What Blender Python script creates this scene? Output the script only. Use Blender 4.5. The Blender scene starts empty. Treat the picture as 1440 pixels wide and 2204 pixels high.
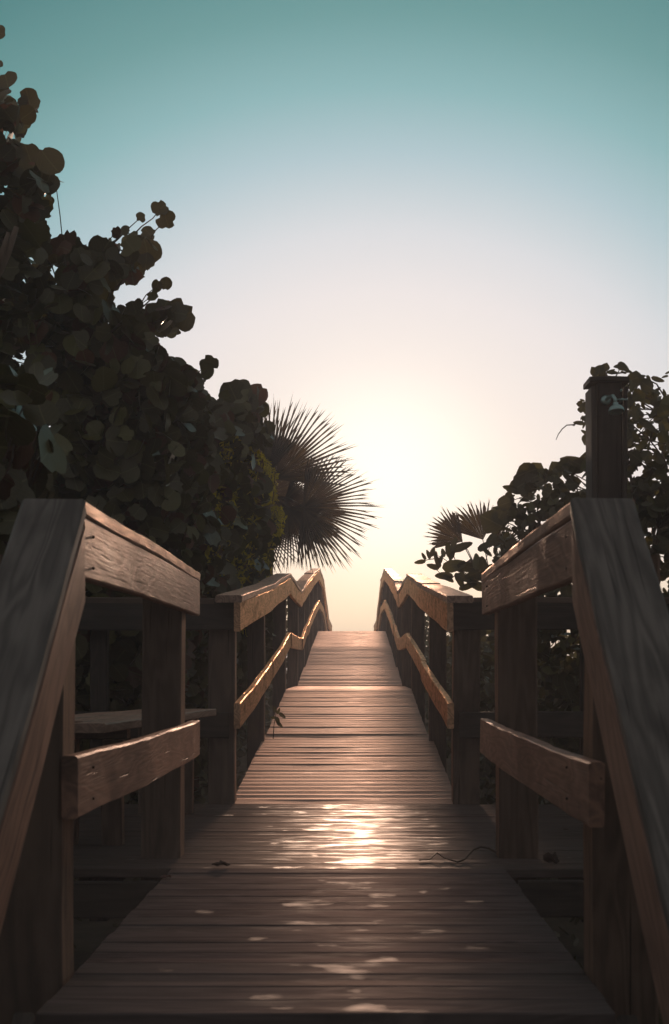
import bpy, math, random
import numpy as np
from mathutils import Vector, Matrix

random.seed(7)
rng = np.random.default_rng(7)
scene = bpy.context.scene
COL = scene.collection

# ------------------------------------------------------------------ camera
FPX, UX, VY, CX, CZ = 3200.0, 765.0, 1450.0, 0.065, 0.75   # focal length (photo pixels), principal lines, eye
cam = bpy.data.cameras.new('camera')
cam_o = bpy.data.objects.new('camera', cam)
COL.objects.link(cam_o)
scene.camera = cam_o
cam_o.location = (CX, 0, CZ)
cam_o.rotation_euler = (math.pi / 2, 0, 0)
cam.sensor_fit = 'VERTICAL'
cam.sensor_height = 36
cam.lens = 36 * FPX / 2204
cam.shift_x = -45 / 2204
cam.shift_y = 348 / 2204
cam.clip_start = 0.05
cam.clip_end = 6000
cam.dof.use_dof = True
cam.dof.focus_distance = 13.5
cam.dof.aperture_fstop = 8.0

# ------------------------------------------------------------------ light
SUN_EL, SUN_AZ = 7.0, 1.0
w = bpy.data.worlds.new('World')
scene.world = w
w.use_nodes = True
nt = w.node_tree
N, L = nt.nodes, nt.links


def nd(nt, t, **kw):
    n = nt.nodes.new(t)
    for k, v in kw.items():
        setattr(n, k, v)
    return n


def mth(nt, op, a, b=None, c=None, clamp=False):
    n = nt.nodes.new('ShaderNodeMath')
    n.operation = op
    n.use_clamp = clamp
    for i, v in enumerate((a, b, c)):
        if v is None:
            continue
        if isinstance(v, (int, float)):
            n.inputs[i].default_value = v
        else:
            nt.links.new(v, n.inputs[i])
    return n.outputs[0]


def srgb(r, g, b):
    return tuple(((c / 255) / 12.92 if c / 255 < .04045 else ((c / 255 + .055) / 1.055) ** 2.4) for c in (r, g, b))


def ramp(nt, fac, stops, interp='LINEAR'):
    n = nt.nodes.new('ShaderNodeValToRGB')
    cr = n.color_ramp
    cr.interpolation = interp
    while len(cr.elements) < len(stops):
        cr.elements.new(0.5)
    for e, (p, c) in zip(cr.elements, stops):
        e.position = p
        e.color = (*c, 1) if len(c) == 3 else c
    nt.links.new(fac, n.inputs[0])
    return n.outputs[0]


bg = N['Background']
sky = nd(nt, 'ShaderNodeTexSky', sky_type='NISHITA')
sky.sun_disc = False
sky.sun_elevation = math.radians(SUN_EL)
sky.sun_rotation = math.radians(SUN_AZ)
sky.air_density = 1.0
sky.dust_density = 1.5
el, az = math.radians(SUN_EL), math.radians(SUN_AZ)
SUN = Vector((math.sin(az) * math.cos(el), math.cos(az) * math.cos(el), math.sin(el)))
RGT = Vector((math.cos(az), -math.sin(az), 0))
tc = nd(nt, 'ShaderNodeTexCoord')


def dot(v):
    n = nd(nt, 'ShaderNodeVectorMath', operation='DOT_PRODUCT')
    L.new(tc.outputs['Generated'], n.inputs[0])
    n.inputs[1].default_value = v
    return n.outputs['Value']


cosang = mth(nt, 'MINIMUM', dot(SUN), 0.999999)
ang = mth(nt, 'DEGREES', mth(nt, 'ARCCOSINE', cosang))
hx = dot(RGT)
sin2 = mth(nt, 'MAXIMUM', mth(nt, 'SUBTRACT', 1.0, mth(nt, 'MULTIPLY', cosang, cosang)), 1e-6)
side = mth(nt, 'DIVIDE', mth(nt, 'MULTIPLY', hx, hx), sin2)
q = mth(nt, 'MULTIPLY', ang, mth(nt, 'SQRT', mth(nt, 'SUBTRACT', 1.0, mth(nt, 'MULTIPLY', side, 0.42))))
# the hazy sky round a low sun: distance from the sun in degrees -> colour
Q = 60.0
glow = ramp(nt, mth(nt, 'DIVIDE', q, Q), [
    (0 / Q, srgb(255, 250, 238)), (2.5 / Q, srgb(253, 248, 242)), (4.8 / Q, srgb(244, 239, 239)),
    (7.4 / Q, srgb(237, 235, 240)), (9.6 / Q, srgb(219, 226, 235)), (12.3 / Q, srgb(172, 204, 216)),
    (14.5 / Q, srgb(130, 185, 192)), (17.0 / Q, srgb(92, 157, 160)), (19.8 / Q, srgb(58, 133, 136)),
    (24 / Q, srgb(72, 134, 138)), (38 / Q, srgb(98, 118, 121)), (60 / Q, srgb(120, 118, 116))])
# warm band low over the sea
elev = mth(nt, 'DEGREES', mth(nt, 'ARCSINE', dot((0, 0, 1))))
warm = mth(nt, 'MULTIPLY', mth(nt, 'SUBTRACT', 1.0, mth(nt, 'DIVIDE', mth(nt, 'ABSOLUTE', elev), 5.0), clamp=True),
           mth(nt, 'SUBTRACT', 1.0, mth(nt, 'DIVIDE', ang, 70.0), clamp=True), clamp=True)
mixw = nd(nt, 'ShaderNodeMix', data_type='RGBA')
L.new(mth(nt, 'MULTIPLY', mth(nt, 'POWER', warm, .85), 0.95), mixw.inputs[0])
L.new(glow, mixw.inputs[6])
mixw.inputs[7].default_value = (1.5, 1.2, .68, 1)
# bright aureole of the overexposed sun
core = mth(nt, 'MULTIPLY', mth(nt, 'EXPONENT', mth(nt, 'MULTIPLY', mth(nt, 'POWER', mth(nt, 'DIVIDE', ang, 3.6), 2.0), -1.0)), 0.4)
corec = nd(nt, 'ShaderNodeMix', data_type='RGBA', blend_type='MULTIPLY')
corec.inputs[0].default_value = 1
L.new(core, corec.inputs[6])
corec.inputs[7].default_value = (1.0, 0.92, 0.84, 1)
skys = nd(nt, 'ShaderNodeMix', data_type='RGBA', blend_type='MULTIPLY')
skys.inputs[0].default_value = 1
L.new(sky.outputs[0], skys.inputs[6])
skys.inputs[7].default_value = (.05, .05, .05, 1)
add1 = nd(nt, 'ShaderNodeMix', data_type='RGBA', blend_type='ADD')
add1.inputs[0].default_value = 1
L.new(mixw.outputs[2], add1.inputs[6])
L.new(corec.outputs[2], add1.inputs[7])
add2 = nd(nt, 'ShaderNodeMix', data_type='RGBA', blend_type='MIX')
add2.inputs[0].default_value = 0.12
L.new(add1.outputs[2], add2.inputs[6])
L.new(skys.outputs[2], add2.inputs[7])
L.new(add2.outputs[2], bg.inputs[0])
bg.inputs[1].default_value = 1.0
w.cycles.sampling_method = 'MANUAL'
w.cycles.sample_map_resolution = 2048

sl = bpy.data.lights.new('sun', 'SUN')
sl.energy = 3.8
sl.angle = math.radians(3.0)
sl.color = (1.0, 0.66, 0.46)
so = bpy.data.objects.new('sun', sl)
COL.objects.link(so)
so.location = (0, 0, 20)
so.rotation_euler = SUN.to_track_quat('Z', 'Y').to_euler()

scene.view_settings.view_transform = 'Standard'
scene.view_settings.look = 'None'
scene.view_settings.exposure = 0
scene.view_settings.gamma = 1
scene.cycles.max_bounces = 6
scene.cycles.sample_clamp_indirect = 4


# ------------------------------------------------------------------ materials
def new_mat(name):
    m = bpy.data.materials.new(name)
    m.use_nodes = True
    return m, m.node_tree, m.node_tree.nodes['Principled BSDF']


def mapping(nt, src, scale, loc=None):
    n = nd(nt, 'ShaderNodeMapping')
    n.inputs['Scale'].default_value = scale
    nt.links.new(src, n.inputs[0])
    if loc is not None:
        nt.links.new(loc, n.inputs[1])
    return n.outputs[0]


def noise(nt, vec, scale, detail=3, rough=.55, dist=0.0):
    n = nd(nt, 'ShaderNodeTexNoise')
    n.inputs['Scale'].default_value = scale
    n.inputs['Detail'].default_value = detail
    n.inputs['Roughness'].default_value = rough
    n.inputs['Distortion'].default_value = dist
    nt.links.new(vec, n.inputs['Vector'])
    return n.outputs['Fac']


def mixc(nt, fac, a, b, blend='MIX'):
    n = nd(nt, 'ShaderNodeMix', data_type='RGBA', blend_type=blend)
    for i, v in ((0, fac), (6, a), (7, b)):
        if isinstance(v, (int, float)):
            n.inputs[i].default_value = v
        elif isinstance(v, tuple):
            n.inputs[i].default_value = (*v, 1)
        else:
            nt.links.new(v, n.inputs[i])
    return n.outputs[2]


def wood(name, dark, light, rough=.5, figure=1.0, bump=.35, spec=.5, grey=0.0, deck=False, sheen=None, gloss=None, damp=1.0, thr=.715):
    m, nt, p = new_mat(name)
    tc = nd(nt, 'ShaderNodeTexCoord')
    oi = nd(nt, 'ShaderNodeObjectInfo')
    off = nd(nt, 'ShaderNodeCombineXYZ')
    nt.links.new(mth(nt, 'MULTIPLY', oi.outputs['Random'], 37.0), off.inputs[0])
    nt.links.new(mth(nt, 'MULTIPLY', oi.outputs['Random'], 91.0), off.inputs[1])
    v = nd(nt, 'ShaderNodeVectorMath', operation='ADD')
    nt.links.new(tc.outputs['Object'], v.inputs[0])
    nt.links.new(off.outputs[0], v.inputs[1])
    v = v.outputs[0]
    # growth rings that run along the board (local x), opening into cathedral figure
    fig = noise(nt, mapping(nt, v, (1.3, 9, 9)), 1.0, 2, .45, .4)
    rings = mth(nt, 'ADD', mth(nt, 'MULTIPLY', mth(nt, 'SINE', mth(nt, 'MULTIPLY', fig, 85.0 * figure)), .5), .5)
    fine = noise(nt, mapping(nt, v, (3, 140, 140)), 1.0, 4, .65)
    stain = noise(nt, mapping(nt, v, (2.2, 6, 6)), 1.0, 4, .6)
    crack = noise(nt, mapping(nt, v, (1.6, 75, 75)), 1.0, 2, .5, .3)
    crk = mth(nt, 'MULTIPLY', mth(nt, 'SUBTRACT', crack, .66, clamp=True), 9.0, clamp=True)
    t = mth(nt, 'ADD', mth(nt, 'MULTIPLY', rings, .5), mth(nt, 'MULTIPLY', fine, .55))
    c = mixc(nt, t, dark, light)
    c = mixc(nt, mth(nt, 'MULTIPLY', mth(nt, 'SUBTRACT', stain, .5, clamp=True), 3.4, clamp=True), c, tuple(x * .42 for x in dark))
    c = mixc(nt, crk, c, tuple(x * .15 for x in dark))
    # weather greying from one piece to the next
    hue = mixc(nt, mth(nt, 'MULTIPLY', oi.outputs['Random'], .35), c, (.13, .125, .12))
    c = hue
    r = mth(nt, 'ADD', rough - .1, mth(nt, 'MULTIPLY', stain, .22))
    h = mth(nt, 'ADD', mth(nt, 'MULTIPLY', fine, .5), mth(nt, 'MULTIPLY', rings, .07))
    h = mth(nt, 'SUBTRACT', h, mth(nt, 'MULTIPLY', crk, .9))
    if deck:
        geo = nd(nt, 'ShaderNodeNewGeometry')
        wp = geo.outputs['Position']
        sep = nd(nt, 'ShaderNodeSeparateXYZ')
        nt.links.new(wp, sep.inputs[0])
        # smooth worn and damp scuffs where people walk, each about a footprint
        scuff = noise(nt, mapping(nt, wp, (5.5, 6.5, 4.6)), 1.0, 3, .45, .1)
        path = mth(nt, 'SUBTRACT', 1.0, mth(nt, 'MULTIPLY', mth(nt, 'ABSOLUTE', mth(nt, 'SUBTRACT', sep.outputs[0], .08)), 1.9), clamp=True)
        sc = mth(nt, 'MULTIPLY', mth(nt, 'SUBTRACT', mth(nt, 'ADD', scuff, mth(nt, 'MULTIPLY', path, .15)), thr, clamp=True), 5.0, clamp=True)
        film = noise(nt, mapping(nt, wp, (3.2, 16, 5)), 1.0, 5, .62)
        sc = mth(nt, 'ADD', sc, mth(nt, 'MULTIPLY', mth(nt, 'SUBTRACT', mth(nt, 'ADD', film, mth(nt, 'MULTIPLY', path, .06)), .56, clamp=True), mth(nt, 'MULTIPLY', mth(nt, 'POWER', path, 1.6), 3.0 * damp)), clamp=True)
        # fine lengthwise tooling keeps the scuffs broken up
        brk = noise(nt, mapping(nt, wp, (9, 40, 9)), 1.0, 2, .5)
        sc = mth(nt, 'MULTIPLY', sc, mth(nt, 'MULTIPLY', mth(nt, 'SUBTRACT', brk, .38, clamp=True), 6.0, clamp=True))
        c = mixc(nt, mth(nt, 'MULTIPLY', sc, .4), c, (.40, .34, .31))
        r = mth(nt, 'SUBTRACT', r, mth(nt, 'MULTIPLY', sc, .14 * damp))
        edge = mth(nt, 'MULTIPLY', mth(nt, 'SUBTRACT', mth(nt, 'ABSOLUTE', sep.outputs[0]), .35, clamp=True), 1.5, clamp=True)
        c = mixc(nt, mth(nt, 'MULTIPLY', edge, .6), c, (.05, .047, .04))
    nt.links.new(c, p.inputs['Base Color'])
    nt.links.new(r, p.inputs['Roughness'])
    p.inputs['Specular IOR Level'].default_value = spec
    if sheen:
        p.inputs['Sheen Weight'].default_value = sheen[0]
        p.inputs['Sheen Roughness'].default_value = .35
        p.inputs['Sheen Tint'].default_value = (*sheen[1], 1)  # orange tint puts sunlight colour into the grazing sheen
    if deck:
        nt.links.new(mth(nt, 'ADD', spec, mth(nt, 'MULTIPLY', sc, .35 * damp)), p.inputs['Specular IOR Level'])
    b = nd(nt, 'ShaderNodeBump')
    b.inputs['Strength'].default_value = bump
    b.inputs['Distance'].default_value = .004
    nt.links.new(h, b.inputs['Height'])
    nt.links.new(b.outputs[0], p.inputs['Normal'])
    if gloss:
        # tinted gloss layer: the low sun's warm colour is put into the reflections
        g = nd(nt, 'ShaderNodeBsdfAnisotropic')
        gc_ = mixc(nt, mth(nt, 'MULTIPLY', t, .8, clamp=True), tuple(x * .55 for x in gloss[1]), gloss[1])
        blot = noise(nt, mapping(nt, v, (5, 16, 16)), 1.0, 5, .68, .3)
        dull = mth(nt, 'MAXIMUM', mth(nt, 'MULTIPLY', mth(nt, 'SUBTRACT', blot, .5, clamp=True), 5.0, clamp=True), crk)
        gc_ = mixc(nt, mth(nt, 'MULTIPLY', dull, .25 if deck else .8), gc_, tuple(x * .22 for x in gloss[1]))
        nt.links.new(gc_, g.inputs['Color'])
        g.inputs['Roughness'].default_value = gloss[2]
        nt.links.new(b.outputs[0], g.inputs['Normal'])
        fr = nd(nt, 'ShaderNodeFresnel')
        fr.inputs['IOR'].default_value = 1.45
        nt.links.new(b.outputs[0], fr.inputs['Normal'])
        mx = nd(nt, 'ShaderNodeMixShader')
        wgt = mth(nt, 'MULTIPLY', fr.outputs[0], gloss[0], clamp=True)
        if deck:
            wgt = mth(nt, 'MULTIPLY', fr.outputs[0], mth(nt, 'ADD', gloss[0], mth(nt, 'MULTIPLY', sc, gloss[3])), clamp=True)
        nt.links.new(wgt, mx.inputs[0])
        nt.links.new(p.outputs[0], mx.inputs[1])
        nt.links.new(g.outputs[0], mx.inputs[2])
        nt.links.new(mx.outputs[0], nt.nodes['Material Output'].inputs['Surface'])
    return m


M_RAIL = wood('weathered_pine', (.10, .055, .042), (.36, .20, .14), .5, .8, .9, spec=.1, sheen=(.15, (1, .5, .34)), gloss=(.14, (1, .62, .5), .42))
M_RAILFAR = wood('sunlit_pine', (.28, .15, .08), (.85, .50, .30), .5, .8, 1.0, spec=.1, sheen=(1.0, (1, .52, .30)), gloss=(2.2, (1, .64, .42), .42))  # same pine painted paler and more orange, sunlight put into the colour
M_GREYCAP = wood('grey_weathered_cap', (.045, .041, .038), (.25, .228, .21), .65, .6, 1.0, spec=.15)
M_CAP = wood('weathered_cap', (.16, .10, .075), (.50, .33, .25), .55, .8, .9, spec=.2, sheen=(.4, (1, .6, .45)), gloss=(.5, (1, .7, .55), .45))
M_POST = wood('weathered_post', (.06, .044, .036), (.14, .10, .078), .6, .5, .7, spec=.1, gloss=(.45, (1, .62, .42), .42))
M_DECK = wood('shaded_deck_plank', (.055, .043, .046), (.125, .10, .104), .7, .7, .4, spec=.0, deck=True, gloss=(.035, (1, .84, .82), .5, .10), damp=.16, thr=.72)  # near planks darkened in base colour to stand in for shade
M_LAND = wood('worn_landing_plank', (.075, .053, .05), (.16, .115, .108), .6, .7, .4, spec=.0, deck=True, gloss=(.075, (1, .88, .84), .42, .42), thr=.69)  # worn smoother; base colour also darkened for shade, like the near deck
M_RAMP = wood('sunlit_ramp_plank', (.25, .17, .145), (.55, .39, .33), .65, .6, .35, spec=.05, deck=True, sheen=(.9, (1, .64, .52)), gloss=(.18, (1, .74, .64), .5, .5))  # ramp planks painted paler and warmer to carry the light of the far end
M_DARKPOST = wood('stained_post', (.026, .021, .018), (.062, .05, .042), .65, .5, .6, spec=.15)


def leaf_mat(name, base, trans, tmix=.4, rough=.42, vary=.5, odd=None, objrand=False):
    m, nt, p = new_mat(name)
    out = nt.nodes['Material Output']
    uv = nd(nt, 'ShaderNodeUVMap')
    sep = nd(nt, 'ShaderNodeSeparateXYZ')
    nt.links.new(uv.outputs[0], sep.inputs[0])
    if objrand:
        rnd = nd(nt, 'ShaderNodeObjectInfo').outputs['Random']
    else:
        rnd = nd(nt, 'ShaderNodeNewGeometry').outputs['Random Per Island']
    u = mth(nt, 'ABSOLUTE', mth(nt, 'SUBTRACT', sep.outputs[0], .5))
    rib = mth(nt, 'LESS_THAN', u, .022)
    side = mth(nt, 'FRACT', mth(nt, 'ADD', mth(nt, 'MULTIPLY', sep.outputs[1], 6.0), mth(nt, 'MULTIPLY', u, -5.0)))
    rib = mth(nt, 'MAXIMUM', rib, mth(nt, 'MULTIPLY', mth(nt, 'LESS_THAN', side, .1), .45))
    geo = nd(nt, 'ShaderNodeNewGeometry')
    nz = noise(nt, geo.outputs['Position'], 35.0, 3, .6)
    c = mixc(nt, mth(nt, 'MULTIPLY', rnd, vary), base, tuple(x * .5 for x in base))
    tcx = mixc(nt, nz, trans, tuple(x * .45 for x in trans))
    olive = mth(nt, 'GREATER_THAN', mth(nt, 'FRACT', mth(nt, 'MULTIPLY', rnd, 7.7)), .72)  # random share of leaves takes a lighter yellow-green
    c = mixc(nt, mth(nt, 'MULTIPLY', olive, .6), c, (base[0] * 1.5, base[1] * 1.6, base[2] * .9))
    tcx = mixc(nt, mth(nt, 'MULTIPLY', olive, .7), tcx, (trans[0] * 1.3, trans[1] * 1.3, trans[2] * 1.2))
    if odd:
        sel = mth(nt, 'GREATER_THAN', mth(nt, 'FRACT', mth(nt, 'MULTIPLY', rnd, 17.3)), .9)
        c = mixc(nt, sel, c, odd)
        tcx = mixc(nt, sel, tcx, tuple(x * 1.2 for x in odd))
    c = mixc(nt, mth(nt, 'MULTIPLY', rib, .5), c, tuple(min(1, x * 2.2) for x in base))
    nt.links.new(c, p.inputs['Base Color'])
    p.inputs['Roughness'].default_value = rough
    tr = nd(nt, 'ShaderNodeBsdfTranslucent')
    nt.links.new(mixc(nt, mth(nt, 'MULTIPLY', rib, .6), tcx, tuple(x * .4 for x in trans)), tr.inputs[0])
    mx = nd(nt, 'ShaderNodeMixShader')
    mx.inputs[0].default_value = tmix
    nt.links.new(p.outputs[0], mx.inputs[1])
    nt.links.new(tr.outputs[0], mx.inputs[2])
    nt.links.new(mx.outputs[0], out.inputs['Surface'])
    return m


M_GRAPE = leaf_mat('sea_grape_leaf', (.085, .08, .03), (.08, .066, .012), .2, .36, .6, (.10, .04, .016))
M_GRAPE_I = leaf_mat('sea_grape_leaf_single', (.085, .08, .03), (.08, .066, .012), .2, .36, .6, (.10, .04, .016), True)
M_SHRUB = leaf_mat('small_shrub_leaf', (.12, .12, .03), (.80, .60, .06), .65, .45, .5)
M_BUSH = leaf_mat('bush_leaf', (.10, .095, .05), (.10, .085, .02), .25, .42, .5)
M_BUSH_I = leaf_mat('bush_leaf_single', (.10, .095, .05), (.10, .085, .02), .25, .42, .5, None, True)
M_PALM = leaf_mat('palm_leaf', (.06, .045, .03), (.15, .09, .03), .24, .75, .4)


def bark(name, a, b):
    m, nt, p = new_mat(name)
    tc = nd(nt, 'ShaderNodeTexCoord')
    n = noise(nt, mapping(nt, tc.outputs['Object'], (30, 30, 7)), 1, 4, .65)
    nt.links.new(mixc(nt, n, a, b), p.inputs['Base Color'])
    p.inputs['Roughness'].default_value = .75
    bp = nd(nt, 'ShaderNodeBump')
    bp.inputs['Strength'].default_value = .6
    bp.inputs['Distance'].default_value = .01
    nt.links.new(n, bp.inputs['Height'])
    nt.links.new(bp.outputs[0], p.inputs['Normal'])
    return m


M_BARK = bark('grey_bark', (.10, .075, .055), (.26, .2, .15))
M_TWIG = bark('twig_bark', (.05, .035, .025), (.12, .085, .06))

M_METAL, nt, p = new_mat('shower_metal')
p.inputs['Base Color'].default_value = (.30, .46, .46, 1)
p.inputs['Metallic'].default_value = .9
p.inputs['Roughness'].default_value = .32
tcn = nd(nt, 'ShaderNodeTexCoord')
nz = noise(nt, tcn.outputs['Object'], 60, 3)
nt.links.new(mth(nt, 'ADD', .22, mth(nt, 'MULTIPLY', nz, .25)), p.inputs['Roughness'])
nt.links.new(mixc(nt, nz, (.22, .38, .38), (.42, .56, .55)), p.inputs['Base Color'])

M_SAND, nt, p = new_mat('dune_sand')
geo = nd(nt, 'ShaderNodeNewGeometry')
a = noise(nt, geo.outputs['Position'], 1.3, 6, .6)
b = noise(nt, geo.outputs['Position'], 60, 3, .7)
nt.links.new(mixc(nt, mth(nt, 'MULTIPLY', mth(nt, 'SUBTRACT', a, .35, clamp=True), 3, clamp=True), (.055, .045, .03), (.20, .165, .12)), p.inputs['Base Color'])
p.inputs['Roughness'].default_value = .95
bp = nd(nt, 'ShaderNodeBump')
bp.inputs['Strength'].default_value = .5
bp.inputs['Distance'].default_value = .02
nt.links.new(b, bp.inputs['Height'])
nt.links.new(bp.outputs[0], p.inputs['Normal'])

M_SEA, nt, p = new_mat('sea_water')
p.inputs['Base Color'].default_value = (.03, .07, .08, 1)
p.inputs['Roughness'].default_value = .18
geo = nd(nt, 'ShaderNodeNewGeometry')
a = noise(nt, mapping(nt, geo.outputs['Position'], (.12, .5, 1)), 1, 6, .6)
bp = nd(nt, 'ShaderNodeBump')
bp.inputs['Strength'].default_value = .6
bp.inputs['Distance'].default_value = .3
nt.links.new(a, bp.inputs['Height'])
nt.links.new(bp.outputs[0], p.inputs['Normal'])


# ------------------------------------------------------------------ object helpers
def tag(o, label=None, cat=None, group=None, kind=None):
    for k, v in (('label', label), ('category', cat), ('group', group), ('kind', kind)):
        if v:
            o[k] = v
    return o


def empty(name, loc, label=None, cat=None, group=None, kind=None):
    o = bpy.data.objects.new(name, None)
    o.empty_display_size = .2
    COL.objects.link(o)
    o.location = loc
    return tag(o, label, cat, group, kind)


def link_mesh(name, me, mat, parent=None, world=None):
    """link a mesh; world = matrix for its own frame (vertices are local to it)"""
    o = bpy.data.objects.new(name, me)
    COL.objects.link(o)
    if mat and not me.materials:
        me.materials.append(mat)
    M = world if world is not None else Matrix()
    if parent:
        o.parent = parent
        pm = Matrix.Translation(parent.location) if parent.type == 'EMPTY' and not parent.parent else parent['_w'] if '_w' in parent else Matrix.Translation(parent.location)
        M = pm.inverted() @ M
    o.matrix_local = M
    return o


def frame(a, b, lateral=None):
    a, b = Vector(a), Vector(b)
    x = (b - a).normalized()
    if lateral is None:
        lateral = Vector((0, 0, 1)).cross(x)
    y = Vector(lateral)
    y = (y - x * y.dot(x)).normalized()
    z = x.cross(y)
    R = Matrix((x, y, z)).transposed().to_4x4()
    return Matrix.Translation(a) @ R, (b - a).length


def board(name, a, b, wid, thk, mat, parent, upv=None, plumb=False, warp=.003, bevel=.005, lateral=None, worn=0.0, lab=None):
    """board whose centre line runs a->b; wid along the horizontal lateral, thk along up (vertical if plumb)"""
    Mx, Ln = frame(a, b, lateral)
    inv = Mx.inverted()
    a, b = Vector(a), Vector(b)
    R3 = Mx.to_3x3()
    lat = R3 @ Vector((0, 1, 0))
    up = Vector((0, 0, 1)) if plumb else R3 @ Vector((0, 0, 1))
    if plumb:
        thk = thk
    n = max(2, int(Ln / .16))
    hw, ht = wid / 2, thk / 2
    bv = min(bevel, hw * .5, ht * .5)
    prof = [(-hw + bv, -ht), (hw - bv, -ht), (hw, -ht + bv), (hw, ht - bv), (hw - bv, ht), (-hw + bv, ht), (-hw, ht - bv), (-hw, -ht + bv)]
    vs, fs = [], []
    ph = [random.random() * 6 for _ in range(4)]
    r = random.Random(len(name) * 31 + int(abs(a.x * 977 + a.y * 131 + a.z * 71)))
    for i in range(n + 1):
        t = i / n
        c = a.lerp(b, t)
        wy = math.sin(t * 5 + ph[0]) * warp + math.sin(t * 13 + ph[1]) * warp * .4
        wz = math.sin(t * 4 + ph[2]) * warp + math.sin(t * 11 + ph[3]) * warp * .4
        for (py, pz) in prof:
            jy = r.uniform(-1, 1) * worn
            jz = r.uniform(-1, 1) * worn
            vs.append(inv @ (c + lat * (py + wy + jy) + up * (pz + wz + jz)))
    for i in range(n):
        for k in range(8):
            k2 = (k + 1) % 8
            fs.append((i * 8 + k, i * 8 + k2, (i + 1) * 8 + k2, (i + 1) * 8 + k))
    fs.append(tuple(range(7, -1, -1)))
    fs.append(tuple(n * 8 + k for k in range(8)))
    me = bpy.data.meshes.new(name)
    me.from_pydata([tuple(v) for v in vs], [], fs)
    me.update()
    o = link_mesh(name, me, mat, parent, Mx)
    if lab:
        o['label'] = lab
    return o


def post(name, x, y, z0, z1, sx, sy, mat, parent, lean=(0, 0)):
    return board(name, (x, y, z0), (x + lean[0], y + lean[1], z1), sx, sy, mat, parent, lateral=(1, 0, 0), warp=.003, bevel=.008)


def tube(pts, radii, seg=7):
    pts = [Vector(p) for p in pts]
    vs, fs = [], []
    for i, p in enumerate(pts):
        d = (pts[min(i + 1, len(pts) - 1)] - pts[max(i - 1, 0)]).normalized()
        s = d.cross(Vector((.31, .2, .93)))
        if s.length < 1e-3:
            s = d.cross(Vector((1, 0, 0)))
        s.normalize()
        t = d.cross(s)
        for k in range(seg):
            a = 2 * math.pi * k / seg
            vs.append(p + (s * math.cos(a) + t * math.sin(a)) * radii[i])
    for i in range(len(pts) - 1):
        for k in range(seg):
            k2 = (k + 1) % seg
            fs.append((i * seg + k, i * seg + k2, (i + 1) * seg + k2, (i + 1) * seg + k))
    fs.append(tuple(range(seg - 1, -1, -1)))
    fs.append(tuple((len(pts) - 1) * seg + k for k in range(seg)))
    return vs, fs


def tube_obj(name, pts, radii, mat, parent, seg=8, smooth=True):
    vs, fs = tube(pts, radii, seg)
    me = bpy.data.meshes.new(name)
    me.from_pydata([tuple(v) for v in vs], [], fs)
    for pl in me.polygons:
        pl.use_smooth = smooth
    return link_mesh(name, me, mat, parent)


def join_tubes(name, lst, mat, parent, seg=4):
    V, F = [], []
    for pts, rad in lst:
        vs, fs = tube(pts, rad, seg)
        o = len(V)
        V += [tuple(v) for v in vs]
        F += [tuple(i + o for i in f) for f in fs]
    me = bpy.data.meshes.new(name)
    me.from_pydata(V, [], F)
    return link_mesh(name, me, mat, parent)


def curve_pts(a, b, n=7, sag=0.0, wob=.05):
    a, b = Vector(a), Vector(b)
    out = []
    for i in range(n):
        t = i / (n - 1)
        p = a.lerp(b, t)
        k = math.sin(t * math.pi)
        p += Vector((random.uniform(-wob, wob) * k, random.uniform(-wob, wob) * k, random.uniform(-wob, wob) * k + sag * k))
        out.append(p)
    return out


def P(u, v, d):
    """a point at distance d ahead of the eye, at the bearing read from the photograph"""
    return Vector((CX + (u - UX) * d / FPX, d, CZ + (VY - v) * d / FPX))


# ------------------------------------------------------------------ boardwalk profile
DECK = [(3.28, 0), (8.57, 0), (11.7, .27), (14.95, .585), (18.1, .60), (20.3, .83), (23.3, 1.165), (27.1, 1.52), (30.7, 1.53), (37, .95), (42, .93), (52, -.2)]
RAIL = [(8.42, 1.186), (11.75, 1.46), (15.0, 1.756), (18.15, 1.764), (20.4, 2.02), (23.4, 2.33), (27.0, 2.66), (30.7, 2.70), (37, 2.11), (41.7, 2.10)]


def interp(tab, y):
    if y <= tab[0][0]:
        return tab[0][1]
    for (y0, z0), (y1, z1) in zip(tab, tab[1:]):
        if y <= y1:
            return z0 + (z1 - z0) * (y - y0) / (y1 - y0)
    return tab[-1][1]


def ground_z(x, y):
    base = interp([(-60, -1.25), (0, -1.2), (2.2, -1.15), (4, -.85), (9, -.7), (15, -.05), (20, .2), (27, .75), (31, .75), (38, .1), (46, -.5), (60, -1.4), (90, -2.4), (400, -4)], y)
    side = min(abs(x), 14) / 14
    return base + .35 * side * math.sin(x * .35 + y * .2) + .06 * math.sin(x * 1.7 + 1) * math.cos(y * 1.3) - (.12 if abs(x) < .9 else 0)


# terrain and sea
xs = [-600, -200, -80, -40, -25, -16] + [-12 + i * .6 for i in range(41)] + [16, 25, 40, 80, 200, 600]
ys = [-300, -100, -40, -15, -6] + [-3 + i * .75 for i in range(90)] + [70, 90, 120, 180, 300]
V = [(x, y, ground_z(x, y)) for y in ys for x in xs]
F = []
nx = len(xs)
for j in range(len(ys) - 1):
    for i in range(nx - 1):
        F.append((j * nx + i, j * nx + i + 1, (j + 1) * nx + i + 1, (j + 1) * nx + i))
me = bpy.data.meshes.new('ground')
me.from_pydata(V, [], F)
for pl in me.polygons:
    pl.use_smooth = True
tag(link_mesh('ground', me, M_SAND), 'sandy dune ground under and beside the boardwalk', None, None, 'structure')
me = bpy.data.meshes.new('sea')
me.from_pydata([(-5000, 84, -2.2), (5000, 84, -2.2), (5000, 5500, -2.2), (-5000, 5500, -2.2)], [], [(0, 1, 2, 3)])
tag(link_mesh('sea', me, M_SEA), 'calm sea beyond the dune', None, None, 'structure')

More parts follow.
